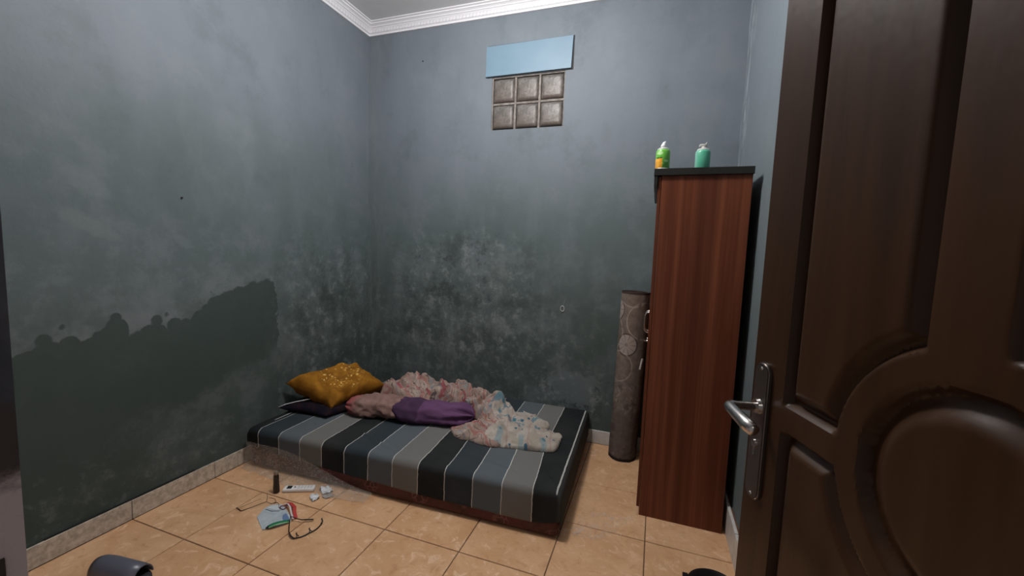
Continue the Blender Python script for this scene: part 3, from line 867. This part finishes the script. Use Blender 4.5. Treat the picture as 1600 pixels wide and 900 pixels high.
tag(pp, 'two-tone purple cloth bundle gathered at its right end on the bed', 'cloth')

def cloth_field(x0, x1, y0, y1, env, nx, ny, seed, fold, ncr, ang, spread, lat=.012, ln=(.10, .30), wd=(.010, .026)):
    rg = random.Random(seed); cr = []
    for k in range(ncr):
        a = ang+rg.gauss(0, spread); l = rg.uniform(*ln)/2; cr.append((rg.uniform(x0, x1), rg.uniform(y0, y1), math.cos(a), math.sin(a), l, rg.uniform(*wd), rg.choice((1, 1, -.9))*rg.uniform(.5, 1), rg.uniform(-4, 4)))
    vs = {}; bm = bmesh.new()
    for i in range(nx+1):
        for j in range(ny+1):
            x = x0+(x1-x0)*i/nx; y = y0+(y1-y0)*j/ny; e = env(x, y)
            if e < .004: continue
            wx = x+.03*noise.noise(Vector((x*6, y*6, seed))); wy = y+.03*noise.noise(Vector((x*6, y*6, seed+9)))
            h = 0
            for cx, cy, ca, sa, l, w, am, bend in cr:
                dx, dy = wx-cx, wy-cy; t = dx*ca+dy*sa
                if abs(t) > l: continue
                d = abs(-dx*sa+dy*ca-bend*t*t*.5)
                if d > 3.5*w: continue
                h += am*math.exp(-(d/w)**1.4)*(1-(t/l)**2)
            h = max(-1.0, min(1.1, h))
            hh = e*.95+min(e*.8, fold)*h+.3*min(e, fold)*fbm((x*22, y*22, seed), 3)
            lx = lat*noise.noise(Vector((x*14, y*14, seed+2)))*2; ly = lat*noise.noise(Vector((x*14, y*14, seed+7)))*2
            vs[i, j] = bm.verts.new((x+lx, y+ly, .2475+max(.004, hh)))
    for i in range(nx):
        for j in range(ny):
            q = [vs.get(k) for k in ((i, j), (i+1, j), (i+1, j+1), (i, j+1))]
            if all(q): bm.faces.new(q)
    bmesh.ops.delete(bm, geom=[v for v in bm.verts if not v.link_faces], context='VERTS')
    be = [e for e in bm.edges if e.is_boundary]
    r = bmesh.ops.extrude_edge_only(bm, edges=be)
    for g in r['geom']:
        if isinstance(g, bmesh.types.BMVert): g.co.z = .2465
    return bm
def blob(x, y, cx, cy, rx, ry, rot, h, p=2.0):
    dx, dy = x-cx, y-cy; c, s = math.cos(rot), math.sin(rot); a = (dx*c+dy*s)/rx; b = (-dx*s+dy*c)/ry
    d = (abs(a)**p+abs(b)**p)
    return h*(1-d)**.6 if d < 1 else 0
def off_axis(x, y, a, b, r):
    """0 inside the footprint of a bundle lying between a and b, rising to 1 outside"""
    ax, ay = b[0]-a[0], b[1]-a[1]; t = max(0, min(1, ((x-a[0])*ax+(y-a[1])*ay)/(ax*ax+ay*ay)))
    return sst(r*.93, r*1.25, math.hypot(x-a[0]-ax*t, y-a[1]-ay*t))
def envB(x, y):
    k = off_axis(x, y, (.52, -.73), (.82, -.672), .088)*off_axis(x, y, (.84, -.688), (1.24, -.598), .098)
    if x < .60 and y < -.46: k *= sst(.52, .60, x)
    n = .10*noise.noise(Vector((x*6, y*6, 8.)))
    x += n*.4; y += n*.4
    return k*envB0(x, y)
def envB0(x, y):
    return max(blob(x, y, .76, -.40, .36, .25, .05, .150), blob(x, y, 1.04, -.37, .33, .25, -.1, .160), blob(x, y, 1.28, -.50, .36, .22, -.30, .110), blob(x, y, 1.44, -.62, .26, .20, -.35, .075), blob(x, y, .56, -.46, .18, .13, .3, .10), blob(x, y, 1.36, -.69, .20, .12, .0, .060))
def quilt_fn():
    v, x, y, z = coord()
    wx = nz(v, 5, 3, .6)-.5; wy = nz(comb(x+7., y, z), 5, 3, .6)-.5
    px = x+wx*.22+z*.35; py = y+wy*.22-z*.30; vv = comb(px, py, 0.)
    base = mixc(nz(v, 9, 3).ss(.4, .6), (.30, .205, .165), (.39, .305, .255))
    band = X.m('FRACT', (px*.55+py*1.1)*9.)
    c = mixc(band.ss(.55, .58)*band.ss(.74, .71)*.65, base, (.31, .105, .10))
    c = mixc(band.ss(.86, .87)*band.ss(.92, .91)*.85, c, (.06, .05, .06))
    c = mixc(band.ss(.38, .39)*band.ss(.43, .42)*.7, c, (.10, .09, .09))
    c = mixc(band.ss(.15, .16)*band.ss(.22, .21)*.55, c, (.17, .20, .27))
    f = vor(vv, 20, 0)
    c = mixc(f.ss(.33, .26)*nz(vv, 6, 2).ss(.46, .54)*.8, c, (.28, .055, .07))
    f2 = vor(comb(px+3., py+1., 0.), 15, 0)
    c = mixc(f2.ss(.26, .20)*.6, c, (.20, .24, .25))
    c = mixc(X.m('ABSOLUTE', f2-.34).ss(.03, .01)*.4, c, (.16, .10, .10))
    return dict(col=c, bump=nz(v, 30, 3), bs=.3, bd=.005)
bk_ = obj('blanket', cloth_field(.34, 1.78, -.86, -.10, envB, 230, 120, 22, .085, 80, -.25, .6, ln=(.14, .38), wd=(.014, .036)), mat('patterned_quilt_cotton', rough=.9, spec=.15, fn=quilt_fn), smooth=True)
tag(bk_, 'crumpled cream and pink patterned blanket heaped behind the purple bundle', 'blanket')
def envD(x, y):
    n = .10*noise.noise(Vector((x*7, y*7, 3.)))
    x += n*.3; y += n*.3
    return max(blob(x, y, 1.70, -.655, .185, .135, .25, .040, 5), blob(x, y, 1.57, -.47, .20, .13, .1, .070), blob(x, y, 1.60, -.70, .14, .10, 0., .038, 4))
def dots_fn():
    v, x, y, z = coord()
    wx = nz(v, 6, 2, .5)-.5; px = x+wx*.06+z*.15; py = y+(nz(comb(x+4., y, z), 6, 2, .5)-.5)*.06-z*.15
    base = mixc(nz(v, 10, 3).ss(.4, .6), (.33, .285, .24), (.41, .365, .32))
    vv = comb(px, py, 0.); d = vor(vv, 22, 0, rnd=.6)
    c = mixc(d.ss(.26, .20), base, (.045, .11, .16))
    b = X.m('FRACT', px*7.5+py*1.5)
    c = mixc(b.ss(.5, .55)*b.ss(.8, .75)*y.ss(-.66, -.72)*.6, c, (.14, .24, .27))
    c = mixc(nz(vv, 12, 4, .6, 1).ss(.52, .58)*y.ss(-.62, -.54)*.8, c, (.06, .17, .22))
    c = mixc(b.ss(.93, .95)*.4, c, (.30, .16, .15))
    return dict(col=c, bump=nz(v, 30, 3), bs=.3, bd=.005)
dt = obj('cloth', cloth_field(1.33, 1.93, -.88, -.32, envD, 120, 100, 61, .016, 40, 1.2, .5, lat=.005, ln=(.06, .2), wd=(.008, .018)), mat('dotted_cream_cotton', rough=.9, spec=.15, fn=dots_fn), smooth=True)
rest_on(dt, [bk_])
tag(dt, 'cream cloth with blue dots spread at the right end of the blanket', 'cloth')

# ------------------------------------------------------------------ things on the floor
Zf = .0008
bt = empty('bottle', (.452, -1.330, Zf)); tag(bt, 'small dark upright bottle on the tiles near the plastic wrap', 'bottle')
bm = bmesh.new(); lathe(bm, [(.0155, 0), (.017, .003), (.0165, .030), (.0145, .060), (.0135, .095), (.011, .104)], 24); auto(obj('body', bm, mat('dark_brown_glass', (.018, .012, .008), .2), bt), 50)
bm = bmesh.new(); lathe(bm, [(.0115, .1035), (.0125, .106), (.0125, .118), (.008, .124)], 20); auto(obj('cap', bm, mat('murky_cap', (.20, .15, .11), .4), bt), 50)

rm = empty('remote_control', (.553, -1.268, Zf), math.radians(26)); tag(rm, 'white remote control with small dark display lying by the plastic wrap', 'remote')
bm = nb(-.085, .080, -.022, .022, 0, .020, bev=.008, seg=4); auto(obj('body', bm, mat('white_remote_plastic', (.70, .68, .68), .4), rm), 60)
obj('display', nb(-.066, -.040, -.014, .014, .0195, .0208, bev=.0006, seg=1), mat('dark_display', (.02, .022, .025), .2), rm)
bm = bmesh.new(); lathe(bm, [(.005, .0195), (.005, .0215), (.0035, .0222)], 14, (-.024, 0, 0)); obj('button', bm, mat('red_dark_button', (.07, .03, .03), .4), rm, smooth=True)['label'] = 'dark round button'
M_btn = mat('pale_button', (.52, .52, .53), .5)
for i in range(5):
    for j in range(2):
        obj('button', nb(-.010+i*.017, .001+i*.017, -.012+j*.014, -.002+j*.014, .0195, .0218, bev=.001, seg=1), M_btn, rm)
M_paper = mat('white_crumpled_plastic', rough=.5, fn=plain_noise((.50, .52, .54), (.68, .68, .70), 50, .3, .003))
def scrap(pts, z0, seed, amp=.012, th=.0012, n=12):
    A, B, C_, D = [Vector((p[0], p[1], 0)) for p in pts]; bm = bmesh.new(); G_ = {}
    for i in range(n+1):
        for j in range(n+1):
            u, v = i/n, j/n; p = A*(1-u)*(1-v)+B*u*(1-v)+C_*u*v+D*(1-u)*v
            G_[i, j] = bm.verts.new((p.x, p.y, z0+abs(noise.noise(Vector((p.x*40, p.y*40, seed))))*amp*2))
    for i in range(n):
        for j in range(n): bm.faces.new((G_[i, j], G_[i+1, j], G_[i+1, j+1], G_[i, j+1]))
    return bm
def thick(o, t=.001):
    m = o.modifiers.new('thick', 'SOLIDIFY'); m.thickness = t; m.offset = 1; return o
s1 = thick(obj('paper_scrap', scrap([(.655, -1.300), (.700, -1.325), (.715, -1.285), (.665, -1.262)], .002, 1.), M_paper, smooth=True)); tag(s1, 'small folded white scrap just in front of the remote control end', 'scrap')
s2 = thick(obj('plastic_clip', scrap([(.640, -1.215), (.700, -1.255), (.740, -1.215), (.672, -1.180)], .003, 4., .02), M_paper, smooth=True)); tag(s2, 'crumpled white plastic scrap right of the remote control end', 'scrap')
s3 = thick(obj('plastic_scrap', scrap([(.705, -1.270), (.745, -1.278), (.770, -1.235), (.720, -1.225)], .002, 7., .008), mat('translucent_scrap', (.45, .42, .40), .3, Alpha=.75), smooth=True)); tag(s3, 'translucent plastic scrap lying rightmost beside the remote control', 'scrap')

# printed sachet, green tube, red ribbon
def poly_slab(pts, z0, z1, bev=.0006):
    bm = bmesh.new(); f = bm.faces.new([bm.verts.new((a, b, z0)) for a, b in pts]); r = bmesh.ops.extrude_face_region(bm, geom=[f])
    for g in r['geom']:
        if isinstance(g, bmesh.types.BMVert): g.co.z = z1
    bmesh.ops.recalc_face_normals(bm, faces=bm.faces); return bm
sac = obj('sachet', poly_slab([(.546, -1.524), (.522, -1.466), (.524, -1.430), (.566, -1.402), (.615, -1.418), (.700, -1.462), (.727, -1.487), (.700, -1.535), (.652, -1.583)], .001, .0045), mat('pale_blue_sachet', rough=.35, fn=plain_noise((.36, .42, .46), (.47, .53, .57), 30, .4, .004)))
tag(sac, 'flat pale blue-white sachet lying on the tiles between two pairs of spectacles', 'sachet')
obj('flap', poly_slab([(.530, -1.455), (.535, -1.434), (.566, -1.412), (.600, -1.424), (.612, -1.440), (.580, -1.452)], .0048, .0062), mat('sachet_flap', (.55, .60, .62), .4), sac)
obj('seam', poly_slab([(.533, -1.463), (.575, -1.463), (.608, -1.447), (.609, -1.450), (.575, -1.467), (.532, -1.466)], .0046, .0056), mat('seam_dark_blue', (.05, .06, .09), .6), sac)  # thin dark strip along the front of the flap
obj('print', poly_slab([(.655, -1.450), (.690, -1.467), (.712, -1.482), (.690, -1.500), (.668, -1.485), (.650, -1.465)], .0046, .0052), mat('blue_print', (.13, .20, .36), .4), sac)['label'] = 'blue printed patch'
gt = empty('squeeze_tube', (.690, -1.530, .0052), math.radians(54)); tag(gt, 'green squeeze tube with dark edge resting on the sachet', 'tube')
bm = bmesh.new()
rings = []
for i, (xx, w, h) in enumerate(((-.052, .003, .002), (-.040, .013, .006), (-.02, .017, .010), (.01, .016, .010), (.035, .014, .006), (.050, .013, .0015))):
    rings.append([bm.verts.new((xx, w*math.cos(2*PI*k/16), h*.5+h*.5*math.sin(2*PI*k/16))) for k in range(16)])
for a, b in zip(rings, rings[1:]):
    for k in range(16): bm.faces.new((a[k], a[(k+1) % 16], b[(k+1) % 16], b[k]))
bm.faces.new(rings[0][::-1]); bm.faces.new(rings[-1]); bmesh.ops.recalc_face_normals(bm, faces=bm.faces)
def tubef():
    v, x, y, z = coord()
    c = mixc(y.ss(-.004, -.008), (.012, .16, .075), (.18, .34, .14)); c = mixc(y.ss(-.012, -.014), c, (.01, .012, .01))
    return dict(col=mixc(x.ss(-.036, -.042), c, (.012, .015, .012)))
obj('body', bm, mat('green_tube_print', rough=.35, fn=tubef), gt, smooth=True)
rb = empty('ribbon', (.64, -1.43, .005)); tag(rb, 'red and white looped ribbon lying across the far edge of the sachet', 'ribbon')
def strip(pts, w, z=.0, t=.0015):
    pts = [Vector(p) for p in pts]; bm = bmesh.new(); pr = None
    for i, p in enumerate(pts):
        d = (pts[min(i+1, len(pts)-1)]-pts[max(i-1, 0)]); d.z = 0; d.normalize(); s = Vector((-d.y, d.x, 0))*w/2
        q = [bm.verts.new(p+s), bm.verts.new(p-s), bm.verts.new(p-s+Vector((0, 0, t))), bm.verts.new(p+s+Vector((0, 0, t)))]
        if pr:
            for k in range(4): bm.faces.new((pr[k], pr[(k+1) % 4], q[(k+1) % 4], q[k]))
        else: bm.faces.new(q[::-1])
        pr = q
    bm.faces.new(pr); bmesh.ops.recalc_face_normals(bm, faces=bm.faces); return bm
M_red = mat('red_ribbon', (.42, .035, .03), .6); M_wrb = mat('white_ribbon', (.62, .55, .55), .6)
o = lambda x, y, z: (x-.64, y+.43+1.0, z)
obj('band', strip([o(.590, -1.388, .001), o(.622, -1.392, .010), (.030, .018, .014), o(.700, -1.440, .008), o(.732, -1.462, .001)], .016), M_red, rb)
obj('band', strip([o(.585, -1.400, .003), o(.618, -1.405, .014), o(.655, -1.425, .017), o(.695, -1.455, .012), o(.728, -1.475, .002)], .007), M_wrb, rb)
bm = bmesh.new(); tube(bm, [(-.033+.016*math.cos(t*PI/8), .008+.016*math.sin(t*PI/8), .006+.004*math.sin(t*PI/4)) for t in range(17)], .0022, 6)
obj('loop', bm, mat('dark_purple_cord', (.10, .015, .06), .6), rb, smooth=True)

# spectacles: a dark framed pair and a bent wire pair
M_blk = mat('black_frame_plastic', (.014, .010, .009), .3)
sp = empty('spectacles', (.80, -1.50, 0)); tag(sp, 'black half-rim spectacles lying open with nose pads up, right of the sachet', 'spectacles')
def P(x, y, z): return (x-.80, y+1.50, z)
bm = bmesh.new(); fr = []
A_, B_ = Vector((.835, -1.574)), Vector((.878, -1.450))
for i in range(29):
    f = i/28; p = A_.lerp(B_, f)+Vector((.95, -.33))*(.016*math.sin(PI*f)+.005*abs(math.sin(2*PI*f)))
    fr.append(P(p.x, p.y, .0045))
tube(bm, fr, .0028, 7); obj('rim', bm, M_blk, sp, smooth=True)
for f in (.10, .52):
    p = A_.lerp(B_, f)+Vector((.95, -.33))*(.016*math.sin(PI*f)); bm = bmesh.new()
    tube(bm, [P(p.x, p.y, .005), P(p.x-.002, p.y+.002, .018), P(p.x-.004, p.y+.004, .026)], [.0022, .0018, .0026], 6); obj('nose_pad', bm, M_blk, sp, smooth=True)
    bm = bmesh.new(); tube(bm, [P(p.x+.002, p.y+.010, .005), P(p.x-.012, p.y+.006, .017)], [.002, .0024], 6); obj('nose_pad', bm, M_blk, sp, smooth=True)
bm = bmesh.new(); tube(bm, [P(.836, -1.574, .006), P(.815, -1.570, .010), P(.785, -1.552, .012), P(.750, -1.518, .016), P(.716, -1.480, .022)], [.0034, .0034, .0022, .0020, .0020], 7); obj('temple', bm, M_blk, sp, smooth=True)
bm = bmesh.new(); tube(bm, [P(.878, -1.450, .005), P(.874, -1.436, .010), P(.862, -1.428, .018)], [.0036, .0038, .0034], 7); obj('end_piece', bm, M_blk, sp, smooth=True)
bm = bmesh.new(); tube(bm, [P(.718, -1.478, .022), P(.745, -1.474, .017), P(.775, -1.468, .013), P(.800, -1.452, .011), P(.822, -1.440, .009)], [.0018, .0022, .0026, .0036, .0034], 7); obj('temple', bm, M_blk, sp, smooth=True)
sw = empty('spectacles', (.46, -1.45, 0)); tag(sw, 'bent brown wire spectacles lying left of the sachet', 'spectacles')
def Q(x, y, z): return (x-.46, y+1.45, z)
M_wire = mat('brown_wire_frame', (.045, .022, .014), .35)
bm = bmesh.new(); tube(bm, [Q(.388, -1.512, .006), Q(.408, -1.514, .004), Q(.432, -1.520, .004), Q(.452, -1.484, .005), Q(.470, -1.450, .007), Q(.486, -1.420, .008)], [.0022, .0026, .0020, .0015, .0015, .0015], 6); obj('temple', bm, M_wire, sw, smooth=True)
bm = bmesh.new(); tube(bm, [Q(.400, -1.505, .004), Q(.416, -1.455, .004), Q(.430, -1.405, .003)], .0006, 5); obj('temple', bm, M_wire, sw, smooth=True)
bm = bmesh.new(); tube(bm, [Q(.450, -1.385, .020), Q(.468, -1.398, .012), Q(.486, -1.420, .008), Q(.500, -1.420, .006), Q(.520, -1.420, .005), Q(.530, -1.400, .005), Q(.512, -1.388, .008), Q(.488, -1.388, .010), Q(.476, -1.394, .012)], .0014, 6)
tube(bm, [Q(.526, -1.412, .005), Q(.540, -1.418, .012), Q(.548, -1.406, .010), Q(.566, -1.412, .006), Q(.580, -1.428, .007), Q(.596, -1.436, .008)], .0015, 6); obj('rim', bm, M_wire, sw, smooth=True)

# grey-blue rolled-edge slipper toe at the frame's bottom left, and a black basin at the bottom right
def slip(bm=None):
    bm = bmesh.new(); rings = []
    prof = [(0, .012, .014), (.004, .028, .034), (.014, .040, .050), (.035, .046, .058), (.08, .048, .060), (.12, .047, .057), (.17, .046, .054), (.23, .043, .050)]
    for x, w, h in prof:
        rings.append([bm.verts.new((x, w*math.cos(PI*k/14), .018+h*math.sin(PI*k/14))) for k in range(15)])
    inner = []
    for x, w, h in prof:
        inner.append([bm.verts.new((x+(.004 if x == 0 else 0), (w-.005)*math.cos(PI*k/14), .018+(h-.005)*math.sin(PI*k/14))) for k in range(15)])
    for L_, s in ((rings, 1), (inner, -1)):
        for a, b in zip(L_, L_[1:]):
            for k in range(14): q = (a[k], b[k], b[k+1], a[k+1]); bm.faces.new(q if s == 1 else q[::-1])
    for a, b in ((rings[0], inner[0]), (rings[-1], inner[-1])):
        for k in range(14): bm.faces.new((a[k], b[k], b[k+1], a[k+1]))
    bmesh.ops.recalc_face_normals(bm, faces=bm.faces); return bm
M_slip = mat('grey_blue_rubber', rough=.35, fn=plain_noise((.075, .080, .105), (.095, .10, .125), 20, .1))
sl = empty('slipper', (.262, -2.018, Zf), math.radians(10)); tag(sl, 'grey-blue rubber slipper on the tiles at the lower left edge of the photo', 'slipper')
obj('strap', slip(), mat('grey_blue_rubber_strap', rough=.32, fn=lambda: (lambda q: dict(col=mixc(q[1].ss(.040, .022), (.10, .105, .135), (.012, .012, .016))))(coord())), sl, smooth=True)  # toe end darkened, its shading is put into the colour
bm = bmesh.new(); pts = []
for k in range(40):
    t = 2*PI*k/40; pts.append((.125+.135*math.cos(t), .047*math.sin(t)*(1+.12*math.cos(t))))
f = bm.faces.new([bm.verts.new((a, b, 0)) for a, b in pts]); r = bmesh.ops.extrude_face_region(bm, geom=[f])
for g in r['geom']:
    if isinstance(g, bmesh.types.BMVert): g.co.z = .018
bmesh.ops.recalc_face_normals(bm, faces=bm.faces); auto(obj('sole', bm, mat('dark_sole', (.02, .02, .026), .7), sl))
bas = empty('basin', (2.648, -1.252, Zf)); tag(bas, 'black plastic basin on the floor, cut by the bottom edge before the door', 'basin')
bm = bmesh.new(); lathe(bm, [(.075, 0), (.08, .002), (.094, .075), (.102, .078), (.102, .083), (.093, .083), (.088, .078), (.074, .006)], 48)
box(bm, -.118, -.096, .012, .040, .074, .086, bev=.003)
auto(obj('bowl', bm, mat('black_plastic', (.010, .007, .008), .35), bas), 40)

# small marks on the walls
hk = obj('wall_hook', tube(bmesh.new(), [(1.718+.017*math.cos(t*PI/8)*.8, -.004, .965+.020*math.sin(t*PI/8)) for t in range(17)], .0035, 6), mat('pale_hook', (.45, .47, .46), .5), smooth=True)
tag(hk, 'tiny pale ring hook on the back wall left of the rolled mat', 'hook')
obj('cord', tube(bmesh.new(), [(1.722, -.003, .985), (1.728, -.003, 1.005), (1.734, -.003, 1.03)], .0012, 5), mat('grey_cord', (.2, .21, .2), .8), hk)
for lab, p, ax in (('black nail head high on the back wall left of the blue board', (.51, -.002, 2.83), 'y'), ('black nail head in the middle of the left wall', (.002, -1.475, 1.585), 'x')):
    d = Vector((0, -1, 0)) if ax == 'y' else Vector((1, 0, 0)); bm = tube(bmesh.new(), [Vector(p)-d*.004, Vector(p)+d*.004], .0045, 8)
    tag(obj('nail', bm, M_slot), lab, 'nail')
# the ceiling lamp that lights the room (above the frame)
lp = empty('ceiling_lamp', (LAMP.x, LAMP.y, ZC)); tag(lp, 'plain bulb holder hanging from the middle of the ceiling', 'lamp')
bm = bmesh.new(); lathe(bm, [(.05, -.001), (.05, -.015), (.03, -.025), (.02, -.05)], 24); obj('socket', bm, M_white, lp, smooth=True)
bm = bmesh.new(); lathe(bm, [(.014, -.05), (.014, -.10), (.018, -.14)], 16); obj('bulb_neck', bm, M_white, lp, smooth=True)
